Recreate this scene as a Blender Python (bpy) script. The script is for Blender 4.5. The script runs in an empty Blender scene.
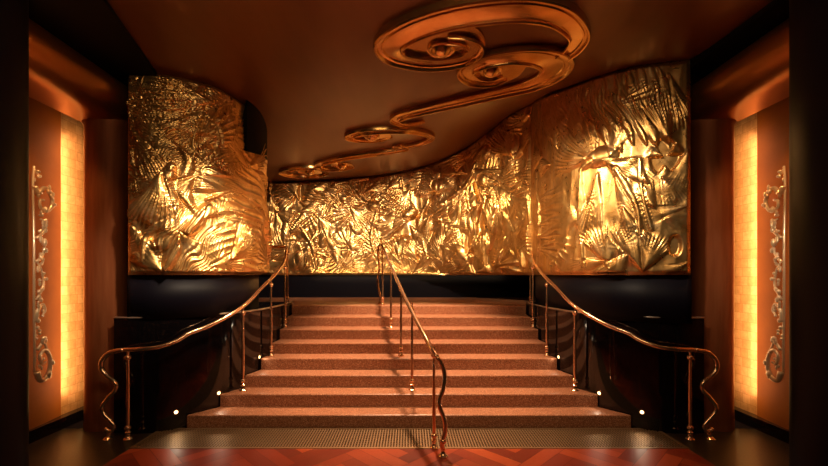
import bpy, bmesh, math, random
import numpy as np
from mathutils import Vector
R = math.radians
C = bpy.context.scene.collection
S = bpy.context.scene

# ---------------------------------------------------------------- camera
F, HX, HY, EYE = 400.0, 409.0, 275.0, 1.78      # focal length in px, vanishing point, eye height
cam = bpy.data.cameras.new('camera'); co = bpy.data.objects.new('camera', cam); C.objects.link(co)
co.location = (0, 0, EYE); co.rotation_euler = (R(90), 0, 0)
cam.sensor_width = 36; cam.lens = F * 36 / 828
cam.shift_x = (414 - HX) / 828; cam.shift_y = (HY - 233) / 828
cam.clip_start = 0.05
S.camera = co

# ---------------------------------------------------------------- world, lights, exposure
w = bpy.data.worlds.new('world'); S.world = w; w.use_nodes = True
w.node_tree.nodes['Background'].inputs[0].default_value = (0.010, 0.004, 0.002, 1)
w.node_tree.nodes['Background'].inputs[1].default_value = 1.0
S.view_settings.view_transform = 'Standard'; S.view_settings.look = 'None'
S.view_settings.gamma = 1; S.view_settings.use_curve_mapping = False
S.view_settings.exposure = 0.0

WARM = (1.0, 0.70, 0.38); AMBER = (1.0, 0.50, 0.18); PALE = (1.0, 0.76, 0.52)
def aim(o, target):
    o.rotation_euler = (Vector(target) - Vector(o.location)).to_track_quat('-Z', 'Y').to_euler()
def spot(name, loc, target, power, angle, blend=0.7, radius=0.06, col=WARM):
    l = bpy.data.lights.new(name, 'SPOT'); l.energy = power; l.spot_size = R(angle); l.spot_blend = blend
    l.shadow_soft_size = radius; l.color = col
    o = bpy.data.objects.new(name, l); o.location = loc; aim(o, target); C.objects.link(o); return o
def area(name, loc, target, power, sx, sy, col=WARM, spread=180):
    l = bpy.data.lights.new(name, 'AREA'); l.shape = 'RECTANGLE'; l.size = sx; l.size_y = sy; l.energy = power
    l.color = col; l.spread = R(spread)
    o = bpy.data.objects.new(name, l); o.location = loc; aim(o, target); C.objects.link(o); return o

# unseen spots at the ceiling washing the reliefs, the crossing pair added as fill
spot('relief_spot', (-1.0, 3.0, 3.85), (-2.60, 4.70, 2.10), 560, 37, 0.9, 0.10, PALE)
spot('relief_spot', (0.2, 3.9, 3.85), (-2.25, 5.3, 2.05), 429, 33, 0.9, 0.10, WARM)
spot('relief_spot', (1.0, 3.0, 3.85), (2.55, 4.75, 2.45), 338, 46, 0.9, 0.10, PALE)
spot('relief_spot', (-0.2, 3.9, 3.85), (2.2, 5.6, 2.55), 338, 44, 0.9, 0.10, WARM)
spot('relief_spot', (1.3, 5.4, 3.85), (-2.15, 5.7, 2.15), 247, 34, 0.9, 0.10, WARM)  # fill added from across to bring out the left relief's flat-looking side
spot('relief_spot', (-1.3, 5.2, 3.85), (2.12, 5.9, 2.45), 286, 46, 0.9, 0.10, WARM)  # mirrored fill added for the right relief's flat-looking side
spot('relief_spot', (-1.6, 6.4, 3.85), (-2.2, 9.5, 2.4), 390, 62, 0.9, 0.12, PALE)
spot('relief_spot', (0.2, 6.2, 3.85), (0.2, 9.5, 2.5), 429, 62, 0.9, 0.12, PALE)
spot('relief_spot', (-0.6, 6.6, 3.85), (1.8, 8.1, 2.8), 338, 62, 0.9, 0.12, WARM)
# downlights over the stair and in front of it
spot('stair_downlight', (0.0, 6.0, 3.9), (0.0, 6.0, 0.6), 1000, 75, 0.6, 0.08, (1.0, 0.63, 0.38))
spot('stair_downlight', (-1.3, 4.5, 3.88), (-1.3, 4.7, 0.3), 300, 52, 0.7, 0.06, (1.0, 0.60, 0.34))
spot('stair_downlight', (1.3, 4.5, 3.88), (1.3, 4.7, 0.3), 300, 52, 0.7, 0.06, (1.0, 0.60, 0.34))
area('relief_footlight', (0, 9.25, 1.70), (0.0, 9.5, 2.4), 14, 4.6, 0.03, WARM)
# broad unseen fill added high behind the viewer to brighten brass and gold
area('added_fill_light', (0, 0.6, 3.7), (0, 5.0, 1.2), 36, 3.0, 0.5, WARM)

# ---------------------------------------------------------------- node helpers and materials
def mat(name, col, metal=0.0, rough=0.5, spec=0.5):
    m = bpy.data.materials.new(name); m.use_nodes = True
    b = m.node_tree.nodes['Principled BSDF']
    b.inputs['Base Color'].default_value = (*col, 1); b.inputs['Metallic'].default_value = metal
    b.inputs['Roughness'].default_value = rough; b.inputs['Specular IOR Level'].default_value = spec
    return m
def nd(m, t, **kw):
    n = m.node_tree.nodes.new(t)
    for k, v in kw.items():
        if k in n.inputs: n.inputs[k].default_value = v
        else: setattr(n, k, v)
    return n
def lk(m, a, b): m.node_tree.links.new(a, b)
def coords(m, scale=(1, 1, 1)):
    t = nd(m, 'ShaderNodeTexCoord'); mp = nd(m, 'ShaderNodeMapping'); mp.inputs['Scale'].default_value = scale
    lk(m, t.outputs['Object'], mp.inputs['Vector']); return mp.outputs['Vector']
def ramp(m, fac, stops):
    r = nd(m, 'ShaderNodeValToRGB'); e = r.color_ramp.elements
    while len(e) < len(stops): e.new(0.5)
    for i, (p, c) in enumerate(stops): e[i].position = p; e[i].color = (*c, 1)
    lk(m, fac, r.inputs['Fac']); return r.outputs['Color']
def bump(m, height, strength, dist=0.01):
    b = nd(m, 'ShaderNodeBump'); b.inputs['Strength'].default_value = strength; b.inputs['Distance'].default_value = dist
    lk(m, height, b.inputs['Height']); lk(m, b.outputs['Normal'], m.node_tree.nodes['Principled BSDF'].inputs['Normal'])
def noise(m, vec, scale, detail=4, rough=0.55, dist=0.0):
    n = nd(m, 'ShaderNodeTexNoise'); n.inputs['Scale'].default_value = scale; n.inputs['Detail'].default_value = detail
    n.inputs['Roughness'].default_value = rough; n.inputs['Distortion'].default_value = dist
    lk(m, vec, n.inputs['Vector']); return n.outputs['Fac']
def bsdf(m): return m.node_tree.nodes['Principled BSDF']

M = {}
m = M['gold'] = mat('gold_foil', (0.80, 0.46, 0.11), 0.93, 0.33)
v = coords(m); n1 = noise(m, v, 5, 5, 0.6, 0.8)
lk(m, ramp(m, n1, [(0.30, (0.58, 0.30, 0.085)), (0.55, (0.80, 0.48, 0.18)), (0.8, (0.93, 0.67, 0.36))]), bsdf(m).inputs['Base Color'])
n2 = noise(m, v, 12, 3, 0.5, 1.0); bump(m, n2, 0.09, 0.012)
lk(m, ramp(m, n2, [(0.3, (0.26,)*3), (0.75, (0.42,)*3)]), bsdf(m).inputs['Roughness'])

m = M['black_stone'] = mat('black_polished_stone', (0.006, 0.005, 0.006), 0.0, 0.07, 0.6)
v = coords(m); lk(m, ramp(m, noise(m, v, 60, 3), [(0.55, (0.004, 0.003, 0.004)), (0.8, (0.03, 0.016, 0.01))]), bsdf(m).inputs['Base Color'])
m = M['black'] = mat('black_satin', (0.004, 0.003, 0.003), 0.0, 0.6, 0.08)
m = M['black_lacquer'] = mat('black_lacquer', (0.005, 0.004, 0.008), 0.0, 0.48, 0.12)
m = M['ceiling'] = mat('brown_satin_ceiling', (0.23, 0.075, 0.022), 0.35, 0.34, 0.5)
v = coords(m, (1, 0.25, 1)); lk(m, ramp(m, noise(m, v, 2.0, 4), [(0.3, (0.14, 0.040, 0.010)), (0.7, (0.20, 0.065, 0.020))]), bsdf(m).inputs['Base Color'])
m = M['scroll'] = mat('bronze_gilt_moulding', (0.72, 0.30, 0.07), 0.95, 0.22)
v = coords(m); lk(m, ramp(m, noise(m, v, 6, 4), [(0.3, (0.60, 0.31, 0.10)), (0.75, (0.78, 0.48, 0.19))]), bsdf(m).inputs['Base Color'])
m = M['column'] = mat('burnished_copper_brown', (0.22, 0.06, 0.018), 0.5, 0.38)
v = coords(m, (6, 6, 0.6)); lk(m, ramp(m, noise(m, v, 3, 3), [(0.3, (0.27, 0.075, 0.025)), (0.75, (0.38, 0.12, 0.045))]), bsdf(m).inputs['Base Color'])
m = M['lintel'] = mat('burnished_bronze', (0.36, 0.13, 0.035), 0.8, 0.32)
m = M['brass'] = mat('polished_copper_brass', (0.95, 0.60, 0.36), 0.92, 0.17)
m = M['carving'] = mat('gilded_carving', (1.0, 0.78, 0.52), 0.65, 0.25)
m = M['copper_panel'] = mat('satin_copper_panel', (0.62, 0.20, 0.025), 0.2, 0.6, 0.2)
v = coords(m); lk(m, ramp(m, noise(m, v, 3, 4), [(0.3, (0.27, 0.075, 0.003)), (0.75, (0.34, 0.10, 0.005))]), bsdf(m).inputs['Base Color'])

m = M['gold_leaf'] = mat('gold_leaf_squares', (0.85, 0.45, 0.08), 0.6, 0.38)
v = coords(m)
sw = nd(m, 'ShaderNodeSeparateXYZ'); lk(m, v, sw.inputs[0]); cb = nd(m, 'ShaderNodeCombineXYZ')
lk(m, sw.outputs['Y'], cb.inputs['X']); lk(m, sw.outputs['Z'], cb.inputs['Y'])
br = nd(m, 'ShaderNodeTexBrick'); br.offset = 0.3
br.inputs['Scale'].default_value = 1.0; br.inputs['Brick Width'].default_value = 0.11; br.inputs['Row Height'].default_value = 0.11
br.inputs['Mortar Size'].default_value = 0.0018; br.inputs['Bias'].default_value = 0.0
br.inputs['Color1'].default_value = (0.80, 0.46, 0.17, 1); br.inputs['Color2'].default_value = (0.70, 0.36, 0.11, 1); br.inputs['Mortar'].default_value = (0.50, 0.20, 0.04, 1)
lk(m, cb.outputs[0], br.inputs['Vector'])
mx = nd(m, 'ShaderNodeMixRGB'); mx.blend_type = 'MULTIPLY'; mx.inputs['Fac'].default_value = 0.6
lk(m, br.outputs['Color'], mx.inputs['Color1'])
lk(m, ramp(m, noise(m, v, 14, 6, 0.7), [(0.3, (0.62, 0.5, 0.4)), (0.62, (1, 1, 1))]), mx.inputs['Color2'])
lk(m, mx.outputs[0], bsdf(m).inputs['Base Color']); bump(m, noise(m, v, 20, 5, 0.6), 0.25, 0.006)

m = M['terrazzo'] = mat('red_brown_terrazzo', (0.4, 0.17, 0.09), 0.0, 0.36, 0.5)
v = coords(m); vo = nd(m, 'ShaderNodeTexVoronoi'); vo.inputs['Scale'].default_value = 130; lk(m, v, vo.inputs['Vector'])
sp = nd(m, 'ShaderNodeSeparateXYZ'); lk(m, vo.outputs['Color'], sp.inputs[0])
c1 = ramp(m, sp.outputs['X'], [(0.0, (0.17, 0.062, 0.030)), (0.35, (0.34, 0.14, 0.07)), (0.8, (0.45, 0.20, 0.105)), (1.0, (0.68, 0.40, 0.26))])
lk(m, c1, bsdf(m).inputs['Base Color']); bump(m, noise(m, v, 120, 2), 0.15, 0.003)
m = M['granite'] = mat('dark_granite_floor', (0.03, 0.02, 0.012), 0.0, 0.36, 0.4)
v = coords(m); lk(m, ramp(m, noise(m, v, 45, 5, 0.7), [(0.35, (0.010, 0.007, 0.005)), (0.6, (0.04, 0.026, 0.016)), (0.8, (0.12, 0.075, 0.04))]), bsdf(m).inputs['Base Color'])
m = M['parquet'] = mat('red_oiled_parquet', (0.3, 0.06, 0.02), 0.0, 0.42, 0.35)
at_ = nd(m, 'ShaderNodeAttribute'); at_.attribute_name = 'tone'
v = coords(m, (1, 1, 1)); nz = noise(m, v, 30, 5, 0.7, 2.0)
mm = nd(m, 'ShaderNodeMath'); mm.operation = 'MULTIPLY_ADD'; mm.inputs[1].default_value = 0.35
lk(m, nz, mm.inputs[0]); lk(m, at_.outputs['Fac'], mm.inputs[2])
lk(m, ramp(m, mm.outputs[0], [(0.1, (0.13, 0.012, 0.004)), (0.6, (0.28, 0.032, 0.007)), (1.0, (0.50, 0.085, 0.020))]), bsdf(m).inputs['Base Color'])
m = M['grate'] = mat('bronze_grate_metal', (0.33, 0.21, 0.11), 0.8, 0.5)
m = M['ledge'] = mat('grey_polished_edge', (0.5, 0.42, 0.36), 0.8, 0.3)
m = M['dark'] = mat('dark_void', (0.004, 0.003, 0.003), 0, 0.8, 0.1)
m = M['wall_brown'] = mat('dark_brown_wall', (0.05, 0.02, 0.01), 0, 0.5, 0.4)
def emis(name, col, s):
    m = mat(name, col, 0, 0.5); bsdf(m).inputs['Emission Color'].default_value = (*col, 1); bsdf(m).inputs['Emission Strength'].default_value = s; return m
M['led'] = emis('warm_light_strip', (1.0, 0.55, 0.16), 9.0)
M['lens'] = emis('step_light_lens', (1.0, 0.66, 0.30), 5.0)

# ---------------------------------------------------------------- object helpers
def mesh(name, verts, faces, material, parent=None, smooth=False, weld=False):
    me = bpy.data.meshes.new(name); me.from_pydata([tuple(map(float, p)) for p in verts], [], faces); me.materials.append(material)
    if weld:
        bm = bmesh.new(); bm.from_mesh(me); bmesh.ops.remove_doubles(bm, verts=bm.verts, dist=1e-5)
        bmesh.ops.recalc_face_normals(bm, faces=bm.faces); bm.to_mesh(me); bm.free()
    if smooth: me.shade_smooth()
    o = bpy.data.objects.new(name, me); C.objects.link(o)
    if parent is not None: o.parent = parent
    return o
def thing(name, label, cat, loc=(0, 0, 0), group=None):
    o = bpy.data.objects.new(name, None); o.empty_display_size = 0.1; o.location = loc; C.objects.link(o)
    o['label'] = label; o['category'] = cat
    if group: o['group'] = group
    return o
def tag(o, label, cat, group=None):
    o['label'] = label; o['category'] = cat
    if group: o['group'] = group
    return o
def struct(o): o['kind'] = 'structure'; return o
class MB:
    def __init__(s): s.v = []; s.f = []
    def add(s, vs, fs):
        k = len(s.v); s.v += [tuple(p) for p in vs]; s.f += [tuple(i + k for i in f) for f in fs]; return s
    def box(s, x0, x1, y0, y1, z0, z1):
        return s.add([(x0,y0,z0),(x1,y0,z0),(x1,y1,z0),(x0,y1,z0),(x0,y0,z1),(x1,y0,z1),(x1,y1,z1),(x0,y1,z1)],
                     [(0,3,2,1),(4,5,6,7),(0,1,5,4),(1,2,6,5),(2,3,7,6),(3,0,4,7)])
    def tube(s, pts, rad, n=10, closed=False):
        P = [Vector(p) for p in pts]; N = len(P)
        if not hasattr(rad, '__len__'): rad = [rad] * N
        up = None; rings = []
        for i in range(N):
            t = (P[min(i+1, N-1)] - P[max(i-1, 0)]).normalized()
            if up is None:
                up = Vector((0, 0, 1)) if abs(t.z) < 0.9 else Vector((1, 0, 0))
            a = (up - t * up.dot(t)).normalized(); b = t.cross(a); up = a
            rings.append([P[i] + (a * math.cos(2*math.pi*j/n) + b * math.sin(2*math.pi*j/n)) * rad[i] for j in range(n)])
        vs = [p for r in rings for p in r]
        fs = [(i*n+j, i*n+(j+1) % n, (i+1)*n+(j+1) % n, (i+1)*n+j) for i in range(N-1) for j in range(n)]
        fs += [tuple(range(n))[::-1], tuple((N-1)*n + j for j in range(n))]
        return s.add(vs, fs)
    def lathe(s, cx, cy, prof, n=20):        # prof: (r, z)
        vs = [(cx + r*math.cos(2*math.pi*j/n), cy + r*math.sin(2*math.pi*j/n), z) for r, z in prof for j in range(n)]
        N = len(prof)
        fs = [(i*n+j, i*n+(j+1) % n, (i+1)*n+(j+1) % n, (i+1)*n+j) for i in range(N-1) for j in range(n)]
        fs += [tuple(range(n))[::-1], tuple((N-1)*n + j for j in range(n))]
        return s.add(vs, fs)
    def ball(s, c, r, sq=(1, 1, 1), n=10):
        vs = [(c[0], c[1], c[2] - r*sq[2])]; k = n//2
        for i in range(1, k):
            a = -math.pi/2 + math.pi*i/k
            for j in range(n):
                b = 2*math.pi*j/n
                vs.append((c[0]+r*sq[0]*math.cos(a)*math.cos(b), c[1]+r*sq[1]*math.cos(a)*math.sin(b), c[2]+r*sq[2]*math.sin(a)))
        vs.append((c[0], c[1], c[2] + r*sq[2])); L = len(vs)-1
        fs = [(0, 1+(j+1) % n, 1+j) for j in range(n)] + [(L, L-n+j, L-n+(j+1) % n) for j in range(n)]
        for i in range(k-2):
            for j in range(n): fs.append((1+i*n+j, 1+i*n+(j+1) % n, 1+(i+1)*n+(j+1) % n, 1+(i+1)*n+j))
        return s.add(vs, fs)
    def prism(s, poly, z0, z1):              # poly counter-clockwise (x, y)
        n = len(poly)
        return s.add([(x, y, z0) for x, y in poly] + [(x, y, z1) for x, y in poly],
                     [tuple(range(n))[::-1], tuple(range(n, 2*n))] + [(i, (i+1) % n, n+(i+1) % n, n+i) for i in range(n)])
    def build(s, name, material, parent=None, smooth=False):
        return mesh(name, s.v, s.f, material, parent, smooth)
def catmull(P, n=8):
    P = np.array(P, float); Q = []
    E = np.vstack([2*P[0]-P[1], P, 2*P[-1]-P[-2]])
    for i in range(1, len(E)-2):
        a, b, c, d = E[i-1], E[i], E[i+1], E[i+2]
        for k in range(n):
            t = k/n
            Q.append(0.5*((2*b)+(-a+c)*t+(2*a-5*b+4*c-d)*t*t+(-a+3*b-3*c+d)*t**3))
    Q.append(P[-1]); return np.array(Q)
def smoothshade(o, ang=40):
    o.data.shade_smooth()
    try:
        o.data.set_sharp_from_angle(angle=R(ang))
    except Exception: pass
    return o
def at(x, y, Y): return ((x-HX)*Y/F, Y, EYE-(y-HY)*Y/F)      # a point of the photo at a known distance

# ---------------------------------------------------------------- the gently warped ceiling height
cp = [(-3.1,4.46,2.25),(-2.85,4.48,2.25),(-2.6,4.6,2.26),(-2.36,4.82,2.265),(-2.2,5.12,2.26),(-2.09,5.5,2.26),(-2.06,5.85,2.25),(-2.15,6.3,2.23),
      (-3.3,9.55,2.215),(-1.8,9.6,2.285),(-0.2,9.55,2.45),(0.47,9.4,2.58),(1.13,8.95,2.74),(1.62,8.45,2.95),(1.93,7.95,3.08),(2.12,7.4,3.07),
      (2.2,7.0,3.01),(2.08,5.95,2.69),(2.2,5.12,2.45),(2.36,4.82,2.41),(2.6,4.6,2.39),(2.85,4.48,2.37),(3.09,4.4,2.36),
      (0,3,2.22),(1,3.4,2.22),(-1.5,3,2.22),(0,5,2.22),(-2,7.6,2.22),(-0.5,6.6,2.25),(0.8,4.6,2.24),(1.2,6.2,2.5),(0.3,7.6,2.4),(2.5,3,2.3),(0,1,2.22),(-3,1,2.22),(3,1,2.25),(0,-2.5,2.22)]
cpa = np.array(cp)
def _k(r): return np.where(r > 1e-9, r*r*np.log(np.maximum(r, 1e-9)), 0.0)
def _fit():
    n = len(cpa); D = np.hypot(cpa[:,None,0]-cpa[None,:,0], cpa[:,None,1]-cpa[None,:,1])
    A = np.zeros((n+3, n+3)); A[:n,:n] = _k(D) + 0.02*np.eye(n); A[:n,n] = 1; A[:n,n+1:] = cpa[:,:2]; A[n,:n] = 1; A[n+1:,:n] = cpa[:,:2].T
    return np.linalg.solve(A, np.concatenate([cpa[:,2], np.zeros(3)]))
CW = _fit()
def ceil_z(X, Y):
    X = np.asarray(X, float); Y = np.asarray(Y, float)
    D = np.hypot(X[...,None]-cpa[:,0], Y[...,None]-cpa[:,1])
    return EYE + (_k(D) @ CW[:-3]) + CW[-3] + CW[-2]*X + CW[-1]*Y
def on_ceiling(x, y, drop=0.06):
    Y = 880.0/max(HY-y, 1)
    for _ in range(40):
        z = float(ceil_z((x-HX)*Y/F, Y)) - EYE - drop
        Y = 0.5*Y + 0.5*z*F/(HY-y)
    return np.array([(x-HX)*Y/F, Y])

# ---------------------------------------------------------------- structure
struct(MB().box(-5.2, 5.2, -3, 4.64, -0.1, 0.0).build('floor', M['granite']))
gx = np.linspace(-4.6, 4.6, 70); gy = np.linspace(-2.8, 10.2, 100)
GX, GY = np.meshgrid(gx, gy); GZ = ceil_z(GX, GY)
vs = np.stack([GX, GY, GZ], -1).reshape(-1, 3); nx = len(gx)
fs = [(j*nx+i, (j+1)*nx+i, (j+1)*nx+i+1, j*nx+i+1) for j in range(len(gy)-1) for i in range(nx-1)]
top = vs + np.array([0, 0, 0.6]); nv = len(vs)
ce = mesh('ceiling', np.vstack([vs, top]), fs + [tuple(i+nv for i in f[::-1]) for f in fs], M['ceiling'], smooth=True); struct(ce)
struct(MB().box(-5.2, -4.3, -3, 10.2, 0.0, 5.6).build('wall_left', M['wall_brown']))
struct(MB().box(4.3, 5.2, -3, 10.2, 0.0, 5.6).build('wall_right', M['wall_brown']))
struct(MB().box(-4.3, 4.3, -3, -2.8, 0.0, 4.2).build('wall_front', M['wall_brown']))
struct(MB().box(-4.3, 4.3, 9.95, 10.2, 0.0, 5.6).build('wall_back', M['black']))
# black base under the rear relief
base = [(-3.9, 9.42), (-3.3, 9.58), (-1.8, 9.64), (0, 9.64), (1.8, 9.64), (3.3, 9.58), (3.9, 9.42)]
bp = catmull(base, 6)
poly = [tuple(p) for p in bp] + [(3.9, 9.94), (-3.9, 9.94)]
struct(MB().prism(poly, 1.24, 1.775).build('wall_rear_base', M['black_lacquer']))

# flared side walls of black polished stone, with a bright ledge
low = [(-3.32, 4.50), (-3.1, 4.48), (-2.82, 4.53), (-2.60, 4.66), (-2.35, 4.93), (-2.17, 5.24), (-2.08, 5.56), (-2.045, 5.9), (-2.04, 6.3), (-2.05, 6.7), (-2.09, 7.05), (-2.13, 7.3)]
lp = catmull(low, 5)
upl = [(-3.12,4.46),(-2.85,4.48),(-2.6,4.6),(-2.36,4.82),(-2.25,5.12),(-2.20,5.5),(-2.24,5.85),(-2.35,6.28),(-2.55,6.72),(-2.85,7.3),(-3.25,7.9)]
upr = [(3.09,4.40),(2.85,4.48),(2.6,4.6),(2.36,4.82),(2.2,5.12),(2.1,5.5),(2.08,5.95),(2.12,6.5),(2.2,7.0)]
upc = [(-3.9,9.4),(-3.3,9.55),(-1.8,9.6),(-0.2,9.55),(0.47,9.4),(1.13,8.95),(1.62,8.45),(1.93,7.95),(2.12,7.4),(2.2,7.0)]
for s, side in ((-1, 'left'), (1, 'right')):
    P = [(abs(x)*s, y) for x, y in lp]
    poly = P + [(s*4.3, 7.3), (s*4.3, 5.37), (s*3.36, 5.37)]
    if s < 0: poly = poly[::-1]
    poly = poly[::-1]
    o = MB().prism(poly, 0.0, 1.29).build('wall_stair_'+side, M['black_stone']); smoothshade(o, 30); struct(o)
    # ledge nosing
    q = [(x - 0*s, y, 1.30) for x, y in P]
    struct(MB().tube(q, 0.012, 8).build('trim_ledge_'+side, M['ledge'], smooth=True))
    # recessed black wall between ledge and relief
    src = catmull(upl if s < 0 else [(x, y) for x, y in upr], 5)
    src = [(x + s*0.035, y + 0.03) for x, y in src]
    V = [(x, y, z) for z in (1.28 if s < 0 else 1.24, 1.79) for x, y in src]; n = len(src)
    Fc = [(i, i+1, n+i+1, n+i) for i in range(n-1)]
    o = mesh('wall_band_'+side, V, Fc, M['black_lacquer'], smooth=True); struct(o)
    md = o.modifiers.new('solid', 'SOLIDIFY'); md.thickness = 0.03; md.offset = 0

# ---------------------------------------------------------------- relief walls: draped gilded sheet
rng = np.random.default_rng(7)
def sstep(a, b, x):
    t = np.clip((x-a)/(b-a), 0, 1); return t*t*(3-2*t)
def vnoise(U, V, sc, seed):
    r = np.random.default_rng(seed); T = r.random((64, 64)); x = U*sc; y = V*sc
    xi = np.floor(x).astype(int); yi = np.floor(y).astype(int); fx = x-xi; fy = y-yi
    fx = fx*fx*(3-2*fx); fy = fy*fy*(3-2*fy)
    g = lambda a, b: T[a % 64, b % 64]
    return (g(xi,yi)*(1-fx)+g(xi+1,yi)*fx)*(1-fy)+(g(xi,yi+1)*(1-fx)+g(xi+1,yi+1)*fx)*fy - 0.5
class Relief:
    def __init__(s, path, res, seed):
        s.res = res
        p = catmull(path, 12); d = np.r_[0, np.cumsum(np.hypot(*np.diff(p, axis=0).T))]
        n = int(d[-1]/res); s.u = np.linspace(0, d[-1], n)
        s.px = np.interp(s.u, d, p[:,0]); s.py = np.interp(s.u, d, p[:,1])
        t = np.stack([np.gradient(s.px), np.gradient(s.py)], -1); t /= np.hypot(*t.T)[:,None]
        s.nrm = np.stack([t[:,1], -t[:,0]], -1)
        mid = np.stack([s.px, s.py], -1); s.nrm *= np.sign(((np.array([0, 4.5])-mid)*s.nrm).sum(-1).sum())   # face the stair
        s.zt = ceil_z(s.px, s.py); s.nv = int((s.zt.max()-EYE)/res)
        tt = np.linspace(0, 1, s.nv)
        s.U = np.tile(s.u[:,None], (1, s.nv)); s.V = EYE + tt[None,:]*(s.zt[:,None]-EYE)
        s.ix = HX + F*s.px/s.py                        # where each column is seen, used to read positions off the photo
        vis = np.argsort(s.ix); s._ord = vis
        # slight organic warp of the domain
        s.WU = s.U + 0.06*vnoise(s.U, s.V, 2.1, seed) + 0.010*vnoise(s.U, s.V, 6, seed+1)
        s.WV = s.V + 0.06*vnoise(s.U, s.V, 2.1, seed+2) + 0.010*vnoise(s.U, s.V, 6, seed+3)
        s.H = 0.06*vnoise(s.U, s.V, 1.6, seed+4) + 0.012*vnoise(s.U*3, s.V*0.6, 3, seed+5)
        s.rg = np.random.default_rng(seed)
        s.H += 0.008*(1-np.abs(np.sin(s.WU*17+2*s.WV)))
    def uv(s, x, y):
        m = s.py < 9.7
        k = np.argmin(np.abs(s.ix-x) + (0 if True else 0)*s.py)
        return s.u[k], EYE+(HY-y)*s.py[k]/F, s.py[k]/F
    def fan(s, ax, ay, bx, by, spread=60, n=9, amp=0.02, lift=0.03, px=True, sharp=1.0):
        if px: u0, v0, k = s.uv(ax, ay); u1, v1, k1 = s.uv(bx, by)
        else: u0, v0, u1, v1 = ax, ay, bx, by
        L = math.hypot(u1-u0, v1-v0) + 1e-6; a0 = math.atan2(v1-v0, u1-u0)
        du = s.WU-u0; dv = s.WV-v0; r = np.hypot(du, dv)
        # apex should not move with the warp
        a = np.arctan2(dv, du)-a0; a = (a+math.pi) % (2*math.pi)-math.pi
        a = a + 0.22*(r/L)*vnoise(s.U, s.V, 1.7, int(abs(ax*7+ay)) % 997)
        hs = R(spread)/2
        n = n*1.35; m = sstep(hs*1.12, hs*0.85, np.abs(a)) * sstep(L*1.08, L*0.72, r) * sstep(0, L*0.06, r)
        ph = a/hs*n*math.pi/2
        pl = 1.5*(1-np.abs(np.sin(ph)))**1.35            # thin taut crests
        pl2 = np.abs(np.cos(ph*0.37+1.3))
        env = np.minimum(r/L*3.2, 1)*sstep(1.2*s.res, 3.6*s.res, 2*hs*r/n)
        prof = lift*(0.35+0.65*np.cos(np.clip(a/hs, -1, 1)*math.pi/2)**0.6)*(1-0.55*sstep(0.2, 1.0, r/L))
        f = prof + amp*env*(0.75*pl+0.5*pl2)
        base = s.H*(1-m*0.85)
        s.H = base + f*m
    def stroke(s, pts, wpx, h, ridges=0):
        q = [s.uv(x, y) for x, y in pts]; k = q[0][2]; wd = wpx*k
        P = catmull([(a, b) for a, b, _ in q], 8)
        best = np.full(s.U.shape, 9.0); side = np.zeros(s.U.shape)
        for (a, b), (c, d) in zip(P[:-1], P[1:]):
            ex, ey = c-a, d-b; L2 = ex*ex+ey*ey+1e-12
            t = np.clip(((s.U-a)*ex+(s.V-b)*ey)/L2, 0, 1); dx = s.U-a-t*ex; dy = s.V-b-t*ey
            dd = np.hypot(dx, dy); u = dd < best; best = np.where(u, dd, best); side = np.where(u, dx*ey-dy*ex, side)
        best = best*(1+0.9*vnoise(s.U, s.V, 5.5, int(pts[0][0])))
        (ua, va), (ub, vb) = P[0], P[-1]; tt = np.clip(((s.U-ua)*(ub-ua)+(s.V-va)*(vb-va))/((ub-ua)**2+(vb-va)**2), 0, 1)
        best = best/(0.35+0.65*np.sin(math.pi*np.clip(tt*0.9+0.05, 0, 1)))
        m = sstep(wd*1.0, wd*0.75, best)
        f = h*0.8*np.sqrt(np.clip(1-(best/wd)**2, 0, 1))**1.5
        if ridges: f = f + 0.25*h*np.abs(np.sin(best/wd*ridges*math.pi*0.5*np.sign(side)))
        s.H = s.H*(1-0.75*m) + f
    def blob(s, x, y, rx, ry, h, ang=0, hollow=False):
        u0, v0, k = s.uv(x, y); ca, sa = math.cos(R(ang)), math.sin(R(ang))
        du, dv = s.U-u0, s.V-v0; a = (du*ca+dv*sa)/(rx*k); b = (-du*sa+dv*ca)/(ry*k); r = np.hypot(a, b)*(1+0.7*vnoise(s.U, s.V, 4.0, int(x+y)))
        if hollow: s.H = s.H - h*sstep(1.0, 0.6, r) 
        else: s.H = s.H*(1-0.7*sstep(1, 0.8, r)) + h*0.8*np.clip(1-r*r, 0, 1)**0.8
    def shell(s, cx, cy, r0, r1, a0, a1, n, amp, lift):      # concentric curved pleats
        u0, v0, k = s.uv(cx, cy); du, dv = s.WU-u0, s.WV-v0; r = np.hypot(du, dv)/k; a = np.degrees(np.arctan2(dv, du)) % 360
        mid = (a0+a1)/2; da = (a-mid+180) % 360-180; hw = (a1-a0)/2
        m = sstep(hw*1.1, hw*0.8, np.abs(da))*sstep(r0*0.8, r0*1.1, r)*sstep(r1*1.05, r1*0.9, r)
        ph = (r-r0)/(r1-r0)*n*math.pi + da/hw*1.2
        s.H = s.H*(1-0.85*m)+m*(lift*np.sin(np.clip((r-r0)/(r1-r0), 0, 1)*math.pi)**0.5+amp*(1-np.abs(np.sin(ph))**0.8))
    def scatter(s, n, lmin, lmax, amp, lift, v0=None, v1=None):
        g = s.rg
        for _ in range(n):
            u = g.uniform(0, s.u[-1]); zt = float(np.interp(u, s.u, s.zt)); v = g.uniform(EYE, zt) if v0 is None else g.uniform(v0, v1)
            a = g.uniform(0, 2*math.pi); L = g.uniform(lmin, lmax)
            s.fan(u, v, u+L*math.cos(a), v+L*math.sin(a), g.uniform(28, 120), g.integers(5, 13), amp*g.uniform(0.6, 1.3), lift*g.uniform(0.3, 1.4), px=False)
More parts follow.
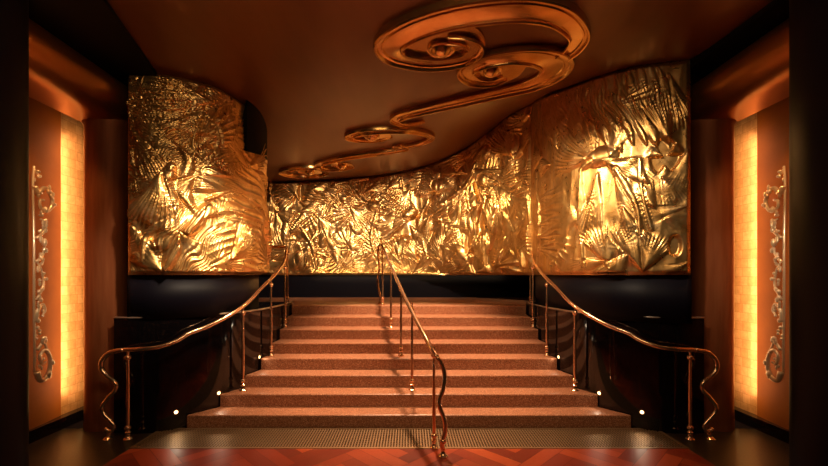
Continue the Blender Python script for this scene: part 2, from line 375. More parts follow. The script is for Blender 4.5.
    def build(s, name, thick=0.10):
        H = s.H.copy()
        # settle at the borders
        e = sstep(0, 0.05, s.V-EYE)*sstep(0, 0.06, s.zt[:,None]-s.V)*sstep(0, 0.05, s.U)*sstep(0, 0.05, s.u[-1]-s.U)
        H = 0.02+np.maximum(H+0.03, 0.0)*e
        X = s.px[:,None]+s.nrm[:,0][:,None]*H; Y = s.py[:,None]+s.nrm[:,1][:,None]*H
        n, k = H.shape
        front = np.stack([X, Y, s.V-0.004*(s.V > EYE+0.5)], -1).reshape(-1, 3)
        back = np.stack([np.tile((s.px-s.nrm[:,0]*0.03)[:,None], (1, k)), np.tile((s.py-s.nrm[:,1]*0.03)[:,None], (1, k)), s.V-0.004*(s.V > EYE+0.5)], -1)
        i, j = np.meshgrid(np.arange(n-1), np.arange(k-1), indexing='ij'); a = (i*k+j).ravel()
        Fq = np.stack([a, a+k, a+k+1, a+1], -1)
        ring = [(x, 0) for x in range(n)]+[(n-1, y) for y in range(1, k)]+[(x, k-1) for x in range(n-2, -1, -1)]+[(0, y) for y in range(k-2, 0, -1)]
        N0 = n*k; bv = np.array([back[x, y] for x, y in ring]); L = len(ring)
        rf = [(ring[q][0]*k+ring[q][1], N0+q, N0+(q+1) % L, ring[(q+1) % L][0]*k+ring[(q+1) % L][1]) for q in range(L)]
        verts = np.vstack([front, bv]); faces = np.vstack([Fq, np.array(rf)])
        me = bpy.data.meshes.new(name)
        me.vertices.add(len(verts)); me.vertices.foreach_set('co', verts.astype(np.float32).ravel())
        me.loops.add(faces.size); me.loops.foreach_set('vertex_index', faces.astype(np.int32).ravel())
        me.polygons.add(len(faces)); me.polygons.foreach_set('loop_start', np.arange(0, faces.size, 4, dtype=np.int32))
        me.update(calc_edges=True); me.validate(); me.materials.append(M['gold']); me.shade_smooth()
        o = bpy.data.objects.new(name, me); C.objects.link(o); return o

# left drum relief
rl = Relief(upl, 0.0085, 11)
rl.scatter(16, 0.5, 0.95, 0.018, 0.06)
f = rl.fan
f(213,108,150,95,50,9,.026,.06); f(208,112,165,140,44,9,.018,.04); f(184,152,136,132,46,10,.018,.04)
f(134,132,158,182,44,9,.02,.03); f(132,150,134,200,30,6,.016,.02); 
f(188,118,160,135,40,7,.016,.05); f(270,152,232,172,52,11,.022,.07); f(268,140,228,128,34,7,.016,.03)
f(232,150,205,175,70,9,.02,.06); f(262,186,225,165,46,9,.02,.07); f(235,200,195,170,44,9,.018,.06)
rl.stroke([(172,168),(166,190),(160,215),(172,232)], 11, .10); rl.stroke([(190,118),(196,140),(190,165)], 4, .05)
rl.blob(203,142,6,15,.05,75,True); rl.stroke([(196,128),(192,148),(204,165)], 3, .05); rl.stroke([(211,126),(214,145),(207,162)], 3, .05)
rl.stroke([(180,150),(188,163),(182,190),(195,215)], 5, .06)
f(150,262,190,205,40,9,.02,.06); rl.stroke([(206,205),(186,232),(170,262),(164,272)], 6, .08, 3); rl.blob(150,228,14,17,.05,0,True)
f(133,255,165,262,60,8,.016,.03); f(168,272,138,250,56,9,.018,.04)
rl.stroke([(228,152),(238,176),(250,208)], 4, .06); rl.blob(222,184,20,10,.09,-20); f(196,178,235,196,40,8,.014,.05)
rl.blob(236,240,27,26,.10,0); rl.shell(262,222,10,60,180,255,9,.024,.11)
f(256,244,206,238,66,14,.022,.11); f(268,262,248,240,60,8,.018,.05); rl.stroke([(262,186),(264,215),(258,245),(266,268)], 4, .06)
rl.stroke([(205,200),(226,192),(246,205),(257,243)], 3.5, .05); rl.blob(264,188,5,10,.07); f(205,268,235,262,50,8,.014,.03)
f(200,220,214,206,50,7,.02,.05); rl.stroke([(146,262),(150,235),(175,215)], 4, .05)
f(165,172,150,230,50,9,.026,.08); f(242,165,262,150,60,8,.024,.06); f(242,168,225,140,50,7,.024,.06); f(196,178,178,196,60,8,.024,.06)
f(222,262,246,232,64,12,.028,.08); f(176,232,196,252,50,8,.024,.05)
reliefs = [rl.build('relief_panel')]
tag(reliefs[0], 'gilded draped relief curving round the left stair wall, seen in front of the rear one', 'relief')

# rear relief
rc = Relief(upc, 0.014, 23)
rc.scatter(130, 0.35, 1.0, 0.028, 0.08)
f = rc.fan
f(275,212,300,225,60,8,.035,.08); f(298,212,320,205,44,7,.03,.08); f(276,212,284,245,40,6,.03,.06); f(340,210,352,190,50,8,.03,.08)
f(372,205,340,195,50,8,.04,.08); f(365,195,385,185,46,8,.035,.08); f(352,250,360,238,150,13,.035,.08); f(352,250,330,262,60,7,.03,.07)
f(405,270,385,240,50,8,.03,.07); f(395,235,420,262,60,9,.035,.08); f(420,262,402,240,60,9,.03,.08); f(452,262,430,240,70,10,.035,.09)
f(440,195,425,175,80,11,.035,.09); f(440,195,455,180,60,8,.03,.08); f(474,170,500,190,60,9,.035,.10); f(520,160,500,120,64,12,.035,.10)
f(520,160,534,125,50,8,.03,.07); f(495,185,525,170,50,9,.03,.10); f(470,262,455,235,50,8,.03,.08); f(505,265,525,225,60,10,.03,.08)
f(528,228,515,250,60,8,.03,.07); f(490,130,478,150,50,7,.03,.06); f(540,115,515,108,60,8,.03,.06)
for (x, y, rx, ry, h, a) in ((300,255,7,16,.12,10),(325,238,7,14,.12,-15),(358,225,8,12,.10,0),(440,186,9,8,.14,0),(443,205,6,5,.10,0),(408,215,9,6,.14,10),(405,240,7,6,.13,-30),
        (375,207,7,6,.13,0),(488,152,14,10,.12,10),(488,180,8,9,.13,0),(492,215,6,20,.14,5),(476,215,8,24,.12,-4),(525,185,6,9,.15,-30),(500,205,4,14,.1,10),(485,248,10,14,.12,0),
        (286,235,5,14,.10,0),(345,200,6,8,.10,30),(320,265,9,7,.10,0),(385,255,8,12,.10,20),(425,230,8,18,.12,-10),(460,255,9,14,.10,10),(455,215,6,9,.10,0)):
    rc.blob(x, y, rx, ry, h, a)
for pts, wd in (([(300,225),(312,245),(318,270)],3.5),([(335,200),(325,215),(330,240),(345,262)],3.5),([(355,165),(352,185),(360,200)],3),([(430,200),(420,225),(428,255)],4),
        ([(450,200),(470,185),(478,165)],4),([(500,175),(515,190),(530,180)],3.5),([(478,170),(470,195),(478,230),(470,255)],3),([(498,190),(500,215),(492,250)],3),([(378,210),(372,240),(382,268)],3)):
    rc.stroke(pts, wd, .08)
for (a, b, c, d, sp, n) in ((300,200,288,180,50,7),(318,215,330,235,60,9),(350,205,370,225,60,9),(398,210,385,225,50,8),(410,225,425,245,46,8),(388,190,400,180,60,8),(432,215,420,240,44,8),
        (445,215,440,240,40,8),(465,200,455,225,44,8),(486,200,470,225,40,8),(505,205,515,240,36,9),(515,195,530,215,50,9),(460,175,445,168,60,8),(415,180,400,178,60,8),(285,262,296,240,50,8),
        (340,268,335,245,44,8),(400,262,396,240,36,7),(445,268,452,245,50,8),(490,270,478,235,40,9),(528,268,520,240,44,8),(310,190,330,185,40,7),(370,180,350,178,50,7)):
    rc.fan(a, b, c, d, sp, n, .03, .07)
reliefs.append(tag(rc.build('relief_panel'), 'gilded draped relief across the rear wall above the landing', 'relief'))

# right relief
rr = Relief(upr, 0.010, 37)
f = rr.fan
for i in range(13):
    x = 548+i*10.5; f(x-6, 66+8*math.cos(i), x+16, 128+6*math.sin(i*2.1), 26, 5, .022, .03)
rr.scatter(12, 0.4, 0.8, 0.016, 0.05)
for i in range(10):
    x = 560+i*12; f(x+4, 150+5*math.sin(i*1.7), x-12, 96, 30, 6, .022, .045)
f(600,162,560,150,50,9,.02,.06); f(605,162,640,175,60,10,.022,.07); f(598,165,585,130,50,8,.022,.06); f(612,160,622,128,50,8,.02,.05)
rr.blob(604,158,13,8,.09,10); rr.blob(590,166,9,4,.06,-20)
rr.blob(560,215,22,45,.03,0)
for y in (200,212,224,236,248): f(541,y,566,y-4+((y*7) % 5),24,3,.018,.012)
rr.stroke([(586,170),(584,215),(588,268)], 4, .06); rr.stroke([(541,170),(543,220),(541,268)], 3, .05)
f(600,172,594,240,34,7,.022,.05); f(618,178,636,215,40,8,.022,.05); f(625,205,640,265,44,8,.022,.06); f(612,272,600,225,56,10,.022,.05)
f(645,271,625,225,36,8,.022,.05); f(645,271,662,235,50,8,.022,.05); f(615,262,575,272,30,6,.014,.02)
rr.blob(664,158,15,17,.07,0,True); f(664,158,648,150,60,7,.018,.05); f(668,156,682,150,60,7,.018,.05); f(664,166,664,182,70,7,.018,.05)
f(660,178,680,200,70,10,.022,.06); f(688,150,672,190,40,8,.02,.04); f(650,185,630,165,50,8,.02,.05); f(655,210,640,185,60,9,.02,.05)
f(660,212,684,225,60,9,.022,.05); rr.blob(673,246,8,15,.06,0,True); f(688,205,650,215,30,7,.02,.04); f(688,262,668,272,50,7,.014,.03)
rr.stroke([(618,170),(636,205),(640,235)], 4, .05); rr.stroke([(640,160),(642,195),(650,230)], 3, .04)
reliefs.append(tag(rr.build('relief_panel'), 'gilded draped relief with long hanging folds curving round the right stair wall', 'relief'))
for o in reliefs: o['group'] = 'gilded reliefs on the walls'

# black sheet standing in for the shadow over the left relief's rounded top end
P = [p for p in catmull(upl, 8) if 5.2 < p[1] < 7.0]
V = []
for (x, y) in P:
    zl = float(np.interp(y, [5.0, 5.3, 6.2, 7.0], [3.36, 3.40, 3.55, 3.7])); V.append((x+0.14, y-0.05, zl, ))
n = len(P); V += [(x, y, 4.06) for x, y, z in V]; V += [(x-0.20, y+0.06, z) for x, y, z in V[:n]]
struct(mesh('relief_shadow_sheet', V, [(i, i+1, n+i+1, n+i) for i in range(n-1)]+[(2*n+i, 2*n+i+1, i+1, i) for i in range(n-1)]+[(2*n, 0, n)], M['black'], smooth=False))

# ---------------------------------------------------------------- staircase
YK = [4.64, 4.93, 5.24, 5.56, 5.89, 6.24, 6.62, 7.05]
WK = [2.575, 2.325, 2.145, 2.055, 2.025, 2.015, 2.02, 2.06]
st = thing('staircase', 'wide terrazzo staircase of eight steps rising to the landing below the rear relief', 'staircase', (0, 4.64, 0))
RISE = 0.155
def loc(parent_y=4.64): return
for k in range(8):
    z1 = RISE*(k+1); z0 = 0 if k == 0 else RISE*k-0.0
    y0 = YK[k]-4.64; w0 = WK[k]
    if k < 7: y1 = YK[k+1]-4.64; w1 = WK[k+1]
    else: y1 = 7.3-4.64; w1 = 2.11
    b = 0.014
    prof = [(y0, z0), (y0, z1-b), (y0+b*0.3, z1-b*0.3), (y0+b, z1), (y1, z1), (y1, z0)]
    V = []
    for s in (-1, 1):
        for (y, z) in prof:
            t = (y-y0)/(y1-y0); V.append((s*(w0+(w1-w0)*t), y, z))
    n = len(prof); Fc = [tuple(range(n)), tuple(range(2*n-1, n-1, -1))]+[((i+1) % n, i, n+i, n+(i+1) % n) for i in range(n)]
    mesh('step' if k < 7 else 'landing_edge', V, Fc, M['terrazzo'], st)
MB().box(-4.2, 4.2, 7.3-4.64, 9.64-4.64, 1.10, 1.24).build('landing', M['terrazzo'], st)

# ---------------------------------------------------------------- parquet, grate
random.seed(3)
pw, pl_ = 0.15, 0.6
V, Fc, tone = [], [], []
x0, x1, y0, y1 = -2.84, 2.84, -1.0, 4.07
def clip(poly):
    for ax, lim, sg in ((0, x0, 1), (0, x1, -1), (1, y0, 1), (1, y1, -1)):
        out = []
        for i in range(len(poly)):
            a, b = poly[i], poly[(i+1) % len(poly)]
            ia, ib = (a[ax]-lim)*sg >= 0, (b[ax]-lim)*sg >= 0
            if ia: out.append(a)
            if ia != ib:
                t = (lim-a[ax])/(b[ax]-a[ax]); out.append((a[0]+(b[0]-a[0])*t, a[1]+(b[1]-a[1])*t))
        poly = out
        if not poly: return poly
    return poly
c45 = math.sqrt(0.5); K = 5
for i in range(-60, 60):
    for j in range(-14, 14):
        # herringbone lattice in units of plank width
        ox, oy = i*1.0 + j*K*1.0, i*1.0 - j*K*1.0
        for hor in (0, 1):
            g = 0.02
            if hor: rct = [(ox+g, oy+g), (ox+K-g, oy+g), (ox+K-g, oy+1-g), (ox+g, oy+1-g)]
            else: rct = [(ox+g, oy+1+g), (ox+1-g, oy+1+g), (ox+1-g, oy+1+K-g), (ox+g, oy+1+K-g)]
            q = [((a-b)*c45*pw, (a+b)*c45*pw+1.0) for a, b in rct]
            q = clip(q)
            if len(q) >= 3:
                k = len(V); V += [(a, b, 0.0125) for a, b in q]; Fc.append(tuple(range(k, k+len(q)))); tone.append(random.random()*0.75)
nt = len(Fc)
k = len(V); V += [(x0,y0,0.011),(x1,y0,0.011),(x1,y1,0.011),(x0,y1,0.011),(x0,y0,0.0),(x1,y0,0.0),(x1,y1,0.0),(x0,y1,0.0)]
Fc += [(k,k+1,k+2,k+3),(k,k+4,k+5,k+1),(k+1,k+5,k+6,k+2),(k+2,k+6,k+7,k+3),(k+3,k+7,k+4,k)]; tone += [0.0]*5
po = mesh('parquet_floor', V, Fc, M['parquet'])
a = po.data.attributes.new('tone', 'FLOAT', 'FACE'); a.data.foreach_set('value', tone)
struct(po); po.name = 'floor_parquet'
gr = thing('floor_grate', 'long bronze slotted grate in the floor at the foot of the stairs', 'grate', (0, 4.2, 0.0))
mb = MB(); mb.box(-2.86, 2.86, -0.12, -0.09, 0, 0.014); mb.box(-2.86, 2.86, 0.39, 0.42, 0, 0.014); mb.box(-2.86, -2.83, -0.09, 0.39, 0, 0.014); mb.box(2.83, 2.86, -0.09, 0.39, 0, 0.014)
mb.build('frame', M['grate'], gr)
mb = MB(); x = -2.82
while x < 2.82: mb.box(x, x+0.012, -0.09, 0.39, 0.003, 0.012); x += 0.030
for y in np.arange(-0.06, 0.39, 0.05): mb.box(-2.83, 2.83, y, y+0.008, 0.002, 0.0105)
mb.build('slats', M['grate'], gr)
MB().box(-2.83, 2.83, -0.09, 0.39, 0.0005, 0.002).build('tray', M['dark'], gr)

# ---------------------------------------------------------------- side portals: columns, lintels, near piers, gold walls
for s, side in ((-1, 'left'), (1, 'right')):
    cxx, cyy = s*3.58, 4.78
    prof = [(0.245, 0.0), (0.245, 0.04), (0.242, 0.06), (0.240, 0.09), (0.240, 3.52), (0.27, 3.56), (0.27, 3.60)]
    o = MB().lathe(cxx, cyy, prof, 40).build('round_column', M['column']); smoothshade(o)
    tag(o, 'round burnished copper column at the %s portal, between gold wall and relief' % side, 'column', 'portal columns')
    # thick rounded lintel
    pts = [(s*3.45, 3.09), (s*3.50, 4.82)]
    n = 20; V = []
    hr, vr = 0.30, 0.25
    for (x, y) in pts:
        for j in range(n+1):
            a = math.pi*j/n
            V.append((x - s*hr*math.sin(a), y, 3.80 + vr*math.cos(a)))
        V.append((x + s*0.3, y, 3.55)); V.append((x + s*0.3, y, 4.05))
    q = n+3; Fc = [(i, (i+1) % q, q+(i+1) % q, q+i) for i in range(q)]+[tuple(range(q))[::-1], tuple(range(q, 2*q))]
    o = mesh('portal_lintel', V, Fc, M['lintel'], weld=True); smoothshade(o)
    tag(o, 'rounded bronze lintel above the %s portal' % side, 'lintel', 'portal lintels')
    # near pier
    prof = [(0.52, 0.0), (0.52, 0.10), (0.50, 0.12), (0.50, 3.99)]
    o = MB().lathe(s*3.16, 2.6, prof, 48).build('round_pier', M['black_lacquer']); smoothshade(o)
    tag(o, 'glossy black round pier at the %s edge of the view' % side, 'pillar', 'near black piers')
    # soffit band over the portal
    if s < 0: poly = [(-2.35, 2.9), (-2.44, 3.2), (-2.80, 4.44), (-3.12, 4.50), (-4.3, 5.0), (-4.3, 2.9)]
    else: poly = [(3.05, 2.9), (3.08, 4.42), (3.16, 4.50), (4.3, 5.0), (4.3, 2.9)][::-1]
    struct(MB().prism(poly[::-1], 4.0-0.03 if s < 0 else 4.04, 4.35).build('trim_soffit_'+side, M['black']))
    # dark infill between column and relief, up to the soffit
    xa, xb = sorted((s*3.13, s*3.36))
    struct(MB().box(xa, xb, 4.80, 5.35, 1.31, 4.0).build('wall_infill_'+side, M['black']))
    struct(MB().box(*sorted((s*3.36, s*4.3)), 5.30, 5.36, 0.0, 4.2).build('wall_portal_'+side, M['dark']))
    # gold leaf wall and the copper panel in front of it
    o = MB().box(*sorted((s*4.10, s*4.16)), 2.2, 5.29, 0.12, 4.0).build('wall_gold_leaf_'+side, M['gold_leaf']); struct(o)
    cpath = [(s*4.02, 2.3), (s*4.03, 3.6), (s*4.045, 4.3), (s*4.09, 4.70)]
    cpn = catmull(cpath, 6); V = [(x, y, z) for z in (0.12, 3.95) for x, y in cpn]+[(s*4.095, y, z) for z in (0.12, 3.95) for x, y in cpn]
    n = len(cpn); Fc = [(i, i+1, n+i+1, n+i) for i in range(n-1)]+[(2*n+i+1, 2*n+i, 3*n+i, 3*n+i+1) for i in range(n-1)]+[(0, 2*n, 2*n+1, 1)]
    o = mesh('copper_panel', V, Fc[:-1], M['copper_panel'], smooth=True)
    tag(o, 'smooth satin copper panel behind the gilded carving in the %s portal' % side, 'wall panel', 'copper panels')
    struct(MB().box(*sorted((s*4.00, s*4.17)), 2.2, 5.29, 0.0, 0.13).build('baseboard_'+side, M['black_stone']))
    # light strip hidden beside the column
    ls = thing('light_strip', 'thin vertical glowing strip beside the %s copper column' % side, 'light', (s*3.875, 4.79, 0.14), 'vertical light strips')
    MB().box(-0.008, 0.008, -0.012, 0.012, 0, 3.3).build('diffuser', M['led'], ls)
    MB().box(-0.014, 0.014, 0.012, 0.02, 0, 3.3).build('channel', M['dark'], ls)
    area('portal_light', (s*3.90, 4.93, 1.9), (s*4.12, 4.88, 1.9), 14, 0.06, 3.2, (1.0, 0.58, 0.32))
    spot('carving_fill_spot', (s*3.30, 3.35, 2.3), (s*4.0, 4.28, 1.8), 26, 75, 0.9, 0.03, PALE)  # unseen fill added behind the pier to brighten the carving
    spot('portal_spot', (s*3.30, 3.75, 3.5), (s*4.05, 4.35, 1.9), 42, 80, 0.8, 0.05, AMBER)

# ---------------------------------------------------------------- gilded carvings on the copper panels
def carving(s, side):
    X0 = 3.98
    def pp(x, y, off=0.0):
        Y = X0*F/abs(x-HX); return (s*(X0-off), Y, EYE-(y-HY)*Y/F)
    t = thing('wall_carving', 'gilded scrolling foliage carving on the %s copper panel' % side, 'carving', (s*4.02, 4.28, 0.62), 'gilded wall carvings')
    T = Vector(t.location)
    def P(lst, off=0.0): return [tuple(Vector(pp(x, y, off))-T) for x, y in catmull(lst, 5)]
    def tp(k, r0, r1): return [r0+(r1-r0)*i/(k-1) for i in range(k)]
    mb = MB(); a = P([(33,186),(36,193),(42,188),(48,192),(50.5,203),(46,211),(39,208),(38,201),(42,200)], .02); mb.tube(a, tp(len(a), .026, .014), 8)
    mb.build('upper_scroll', M['carving'], t, True)
    mb = MB(); a = P([(34,166),(33,178),(33,200),(34,240),(34,300),(34.5,340),(34.5,372)], .0); mb.tube(a, .013, 8); mb.build('spine', M['carving'], t, True)
    mb = MB(); a = P([(35,372),(38,380),(44,378),(48,369),(48,357),(43,350),(38,356),(40,364),(44,362)], .02); mb.tube(a, tp(len(a), .030, .012), 8)
    mb.build('lower_scroll', M['carving'], t, True)
    for q, r0 in (([(35,322),(36,311),(41,304),(44,310),(41,315)],.02), ([(35,262),(41,255),(43,246),(38,240)],.016), ([(35,238),(42,232),(44,222),(39,219)],.018),
                  ([(35,300),(42,285),(40,270),(36,262)],.014), ([(36,350),(42,342),(46,350)],.018)):
        mb = MB(); a = P(q, .015); mb.tube(a, tp(len(a), r0, .01), 8); mb.build('tendril', M['carving'], t, True)
    rnd = random.Random(5); mb = MB()
    for (x, y, q) in ((34,170,1),(35,178,.8),(36,196,1.2),(45,190,1),(50,197,1),(50,207,1.1),(43,211,1.2),(38,214,1),(41,222,1.3),(43,229,1.2),(38,234,1),(40,242,1.3),(43,250,1.2),(38,256,1.2),(41,262,.9),
                      (36,268,1),(41,276,1.1),(38,283,1),(38,291,1.3),(39,297,1.2),(36,304,1),(43,309,1.2),(38,318,1),(36,328,1.1),(37,336,.9),(42,341,1.4),(47,352,1.2),(49,360,1.2),(38,366,1.1),(46,374,1.2),(40,358,1.2)):
        for _ in range(3):
            c = Vector(pp(x+rnd.uniform(-1.6, 1.6), y+rnd.uniform(-3, 3), rnd.uniform(.005, .05)))-T
            mb.ball(c, .026*q*rnd.uniform(.6, 1), (rnd.uniform(.5, .9), rnd.uniform(.5, 1), rnd.uniform(.7, 1.5)), 8)
    mb.build('foliage', M['carving'], t, True)
carving(-1, 'left'); carving(1, 'right')

# ---------------------------------------------------------------- ceiling scroll mouldings
def scroll(name, pts, hws, label, eyes=()):
    P = np.array([on_ceiling(x, y) for x, y in pts]); A = catmull(np.column_stack([P, hws]), 10)
    # resample evenly
    d = np.r_[0, np.cumsum(np.hypot(np.diff(A[:,0]), np.diff(A[:,1])))]; n = max(60, int(d[-1]/0.035)); q = np.linspace(0, d[-1], n)
    A = np.column_stack([np.interp(q, d, A[:,i]) for i in range(3)])
    T = np.stack([np.gradient(A[:,0]), np.gradient(A[:,1])], -1); T /= np.hypot(*T.T)[:,None]; N = np.stack([-T[:,1], T[:,0]], -1)
    prof = [(-1, 0), (-1, .058), (-.93, .068), (-.82, .068), (-.76, .058), (-.74, .040), (-.66, .034), (.30, .034), (.36, .048), (.44, .048), (.50, .038), (.68, .042), (.74, .060), (.80, .070), (.93, .070), (1, .058), (1, 0)]
    K = len(prof); V = []
    for i in range(n):
        for (a, h) in prof:
            x = A[i,0]+N[i,0]*a*A[i,2]; y = A[i,1]+N[i,1]*a*A[i,2]
            sc = min(1.0, A[i,2]/0.07)
            V.append((x, y, float(ceil_z(A[i,0], A[i,1]))+0.01-(h*sc+0.01*(h > 0))))
    Fc = [(i*K+j, i*K+j+1, (i+1)*K+j+1, (i+1)*K+j) for i in range(n-1) for j in range(K-1)]
    Fc += [tuple(range(K))[::-1], tuple((n-1)*K+j for j in range(K))]
    t = thing('ceiling_scroll', label, 'ceiling moulding', (float(A[n//2,0]), float(A[n//2,1]), float(ceil_z(A[n//2,0], A[n//2,1]))), 'bronze scrolls on the ceiling')
    L = np.array(t.location)
    o = mesh('scroll_band', [np.array(p)-L for p in V], Fc, M['scroll'], t, weld=True); smoothshade(o, 32)
    for (x, y, r, rd) in eyes:
        c = on_ceiling(x, y); z = float(ceil_z(c[0], c[1]))-L[2]; cx_, cy_ = c[0]-L[0], c[1]-L[1]
        o = MB().lathe(cx_, cy_, [(rd, z+.01), (rd, z-.022), (r*1.02, z-.022), (r, z-.05), (r*.9, z-.058), (r*.72, z-.052), (r*.66, z-.065), (r*.45, z-.088), (r*.2, z-.10), (.002, z-.102)], 40).build('scroll_eye', M['scroll'], t); smoothshade(o, 32)
    return t
scroll('a', [(562,60),(574,50),(579,37),(562,20),(532,12.5),(495,13),(450,20),(410,33),(389,48),(397,60),(430,66),(462,62),(476,52),(468,44),(447,42)],
       [.08,.09,.10,.13,.155,.165,.165,.16,.15,.13,.12,.11,.085,.07,.06], 'largest bronze ceiling scroll, nearest the viewer, sweeping in an open loop', [(441,52,.13,.42)])
scroll('b', [(424,124),(412,126.5),(400,125.5),(395,121),(406,116),(430,110),(457,104),(500,94),(530,87),(551,77),(556,67),(542,59.5),(515,58),(485,63),(466,73),(472,82),(490,84),(505,79)],
       [.04,.05,.06,.08,.10,.11,.12,.13,.15,.17,.18,.17,.14,.12,.10,.09,.08,.06], 'long bronze ceiling scroll whose volute tucks into the largest one', [(491,73,.12,.36)])
scroll('c', [(391,139),(378,142.5),(360,142),(349,138.5),(357,134.5),(380,132),(408,132),(426,135),(431,139),(422,144),(405,148),(392,149)],
       [.04,.05,.06,.075,.085,.085,.08,.075,.07,.07,.06,.05], 'middle bronze ceiling scroll forming a flat oval loop', [(372,138.5,.12,.30)])
scroll('d', [(398,147),(405,150),(376,154.5),(345,159),(322,164.2),(318,167),(324,169.8),(340,170.3),(353,168.3)],
       [.05,.07,.09,.09,.09,.08,.075,.065,.05], 'slim bronze ceiling scroll running from the oval loop towards the rear wall', [(342,167.6,.10,.22)])
scroll('e', [(325,169.5),(308,168.8),(292,170),(283,173.5),(290,176.5),(305,177.6),(320,176.6),(327,175)],
       [.06,.08,.09,.09,.08,.07,.06,.05], 'smallest bronze ceiling scroll, farthest away beside the left relief', [(310,174,.10,.26)])

# ---------------------------------------------------------------- handrails
def post(parent, base, z_top, r=0.017):
    L = Vector(parent.location); bx, by, bz = Vector(base)-L; h = z_top-base[2]
    p = MB().lathe(bx, by, [(r*.95, bz+.03), (r*1.15, bz+h*.35), (r*.8, bz+h*.8), (r*.65, bz+h)], 14).build('post', M['brass'], parent); smoothshade(p)
    o = MB().lathe(bx, by, [(.045, bz), (.045, bz+.008), (.034, bz+.018), (.024, bz+.03), (.022, bz+.06), (.030, bz+.07), (.030, bz+.08), (.020, bz+.09)], 18).build('base_flange', M['brass'], p); smoothshade(o)
    o = MB().ball((bx, by, bz+.125), .034, (1, 1, .9), 14).build('knob', M['brass'], p, True)
    o = MB().ball((bx, by, bz+h-.085), .033, (1, 1, .95), 14).build('knob', M['brass'], p, True)
def rail_at(pts, Y):
    pts = sorted(pts, key=lambda p: p[1]); return float(np.interp(Y, [p[1] for p in pts], [p[2] for p in pts]))
rail_px = [(123.5,349.8,4.34),(141,349.2,4.33),(159.6,346.8,4.38),(177.6,340.3,4.47),(190,333,4.56),(213,324,4.74),(243,306.5,5.08),(262.5,287,5.48),(271,279,5.73),(277,272,6.0),(284,262,6.54),(286,252,7.0),(287,247.5,7.22),(284,247,7.34),(276,247,7.36),(266,247,7.38)]
serp_px = [(108.5,433),(113,429.5),(114,426),(110.6,421),(103.5,413),(102.4,406),(109,397),(115.5,390),(115,383),(107,376),(101.5,368.5),(102.6,360),(110.5,352.5),(123.5,349.8)]
for s, side in ((-1, 'left'), (1, 'right')):
    fl = lambda x: x if s < 0 else 2*HX-x
    t = thing('stair_handrail', 'curving polished brass handrail along the %s side of the stairs' % side, 'handrail', (s*3.05, 4.34, 0), 'brass stair handrails')
    L = Vector(t.location)
    R3 = [at(fl(x), y, Y) for x, y, Y in catmull(rail_px, 6)]
    S3 = [at(fl(x), y, 4.34) for x, y in catmull(serp_px, 6)]
    MB().tube([Vector(p)-L for p in R3], 0.024, 12).build('rail', M['brass'], t, True)
    o = MB(); k = len(S3); o.tube([Vector(p)-L for p in S3], [0.017+0.008*i/(k-1) for i in range(k)], 12); o.build('scrolled_newel', M['brass'], t, True)
    fx, fy, fz = Vector(at(fl(108.5), 433, 4.34))-L
    o = MB().lathe(fx, fy, [(.050, 0), (.050, .008), (.036, .02), (.022, .03), (.020, .05)], 18).build('base_flange', M['brass'], t); smoothshade(o)
    MB().ball((Vector(at(fl(107), 430, 4.34))-L), .030, (1, 1, 1), 14).build('knob', M['brass'], t, True)
    for (x, Y, z) in ((128, 4.335, 0.0), (243, 5.08, .31), (271, 5.73, .62), (285, 6.50, .93), (287.5, 7.24, 1.24)):
        X = (fl(x)-HX)*Y/F
        rz = rail_at([(p[0], p[1], p[2]) for p in R3[:-12]], Y)
        post(t, (X, Y, z), rz)
# centre rail
t = thing('stair_handrail', 'polished brass handrail running diagonally up the middle of the stairs', 'handrail', (0.34, 3.98, 0.0125), 'brass stair handrails')
L = Vector(t.location)
cr = [(437,357,3.98),(431,348,4.08),(424,335,4.3),(412,312,4.85),(400,287,5.6),(391,266,6.4),(384,250,7.1),(381,244.5,7.3)]
R3 = [at(x, y, Y) for x, y, Y in catmull(cr, 6)]
MB().tube([Vector(p)-L for p in R3], 0.024, 12).build('rail', M['brass'], t, True)
sp_ = [(443,449),(442,443),(445,432),(444.5,420),(440,408),(439.5,400),(443.5,388),(444.5,375),(441.5,364),(437,357)]
S3 = [at(x, y, 3.98-.08*sstep(357, 449, y)) for x, y in catmull(sp_, 6)]
MB().tube([Vector(p)-L for p in S3], 0.022, 12).build('scrolled_newel', M['brass'], t, True)
bx, by, bz = S3[0]
o = MB().lathe(bx-L.x, by-L.y, [(.050, 0), (.050, .008), (.036, .02), (.024, .035), (.022, bz-L.z)], 18).build('base_flange', M['brass'], t); smoothshade(o)
for i, p in enumerate(((443,441,3.90),)): MB().ball(Vector(at(*p))-L, .034, (1, 1, .9), 14).build('knob', M['brass'], t, True)
u_ = [(381,244.5,7.3),(378.6,247,7.36),(378.2,256,7.38),(379.2,268,7.38),(377.8,280,7.38),(378.8,290,7.38),(380.5,297,7.38),(380,302,7.38)]
S3 = [at(x, y, Y) for x, y, Y in catmull(u_, 6)]
MB().tube([Vector(p)-L for p in S3], 0.020, 10).build('scrolled_newel', M['brass'], t, True)
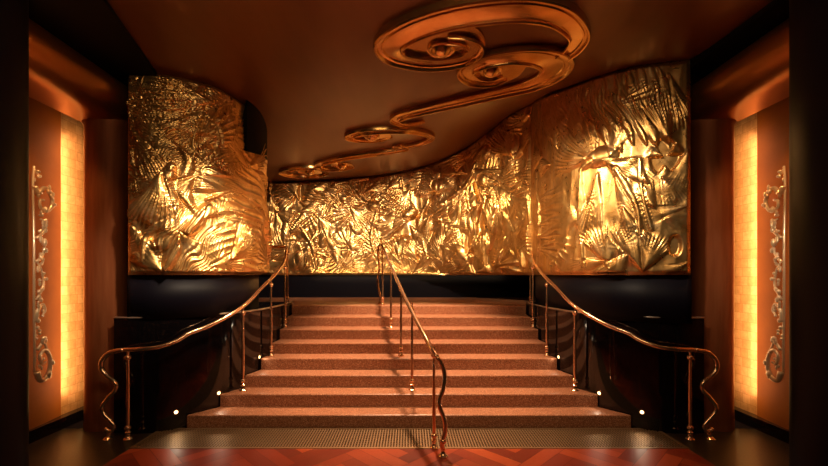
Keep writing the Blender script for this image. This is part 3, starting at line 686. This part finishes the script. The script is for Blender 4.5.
bx, by, bz = S3[-1]; o = MB().lathe(bx-L.x, by-L.y, [(.045, 1.24-L.z), (.045, 1.25-L.z), (.03, 1.262-L.z), (.022, 1.30-L.z)], 16).build('base_flange', M['brass'], t); smoothshade(o)
for (x, Y, z) in ((434, 4.095, 0.0), (412, 5.11, .31), (401, 5.72, .62), (391, 6.5, .93), (382.5, 7.2, 1.24)):
    X = (x-HX)*Y/F
    if z == 0.0: z = 0.0125; 
    post(t, (X, Y, z), rail_at(R3 if False else [at(a, b, c) for a, b, c in catmull(cr, 6)], Y))

# ---------------------------------------------------------------- step lights in the side walls
lpY = [p[1] for p in lp]; 
def wall_hit(x):      # first point of the flared wall seen at column x of the photo
    k = abs(x-HX)/F
    for (a, b) in zip(lp[:-1], lp[1:]):
        ra, rb = -a[0]/a[1], -b[0]/b[1]
        if (ra-k)*(rb-k) <= 0:
            t = (k-ra)/(rb-ra); p = a+(b-a)*t; d = b-a; return p, d/np.hypot(*d)
for s in (-1, 1):
    for (x, y, wh) in ((176, 412, 'beside the lowest step'), (218.6, 393, 'beside the second step'), (259, 357, 'beside the fourth step')):
        p, d = wall_hit(x); z = EYE-(y-HY)*p[1]/F
        n = np.array([d[1], -d[0]]);
        if n[0] < 0: n = -n
        p3 = Vector((-s*0+abs(p[0])*s, p[1], z)); n3 = Vector((-s*abs(n[0]), n[1] if True else 0, 0)).normalized()
        t = thing('step_light', 'small round step light %s in the %s black stone wall' % (wh, 'left' if s < 0 else 'right'), 'light', p3 + n3*0.003, 'recessed step lights')
        q = n3.to_track_quat('Z', 'Y'); t.rotation_euler = q.to_euler()
        o = MB().lathe(0, 0, [(.030, -.002), (.030, .004), (.024, .008), (.020, .004)], 16).build('bezel', M['brass'], t, True)
        MB().lathe(0, 0, [(.019, .003), (.019, .0055), (.010, .007)], 14).build('lens', M['lens'], t, True)
        l = spot('step_spot', p3+n3*0.04, p3+n3*0.5+Vector((-s*0.1, -0.12, -0.25)), 2, 110, 0.8, 0.02, PALE)
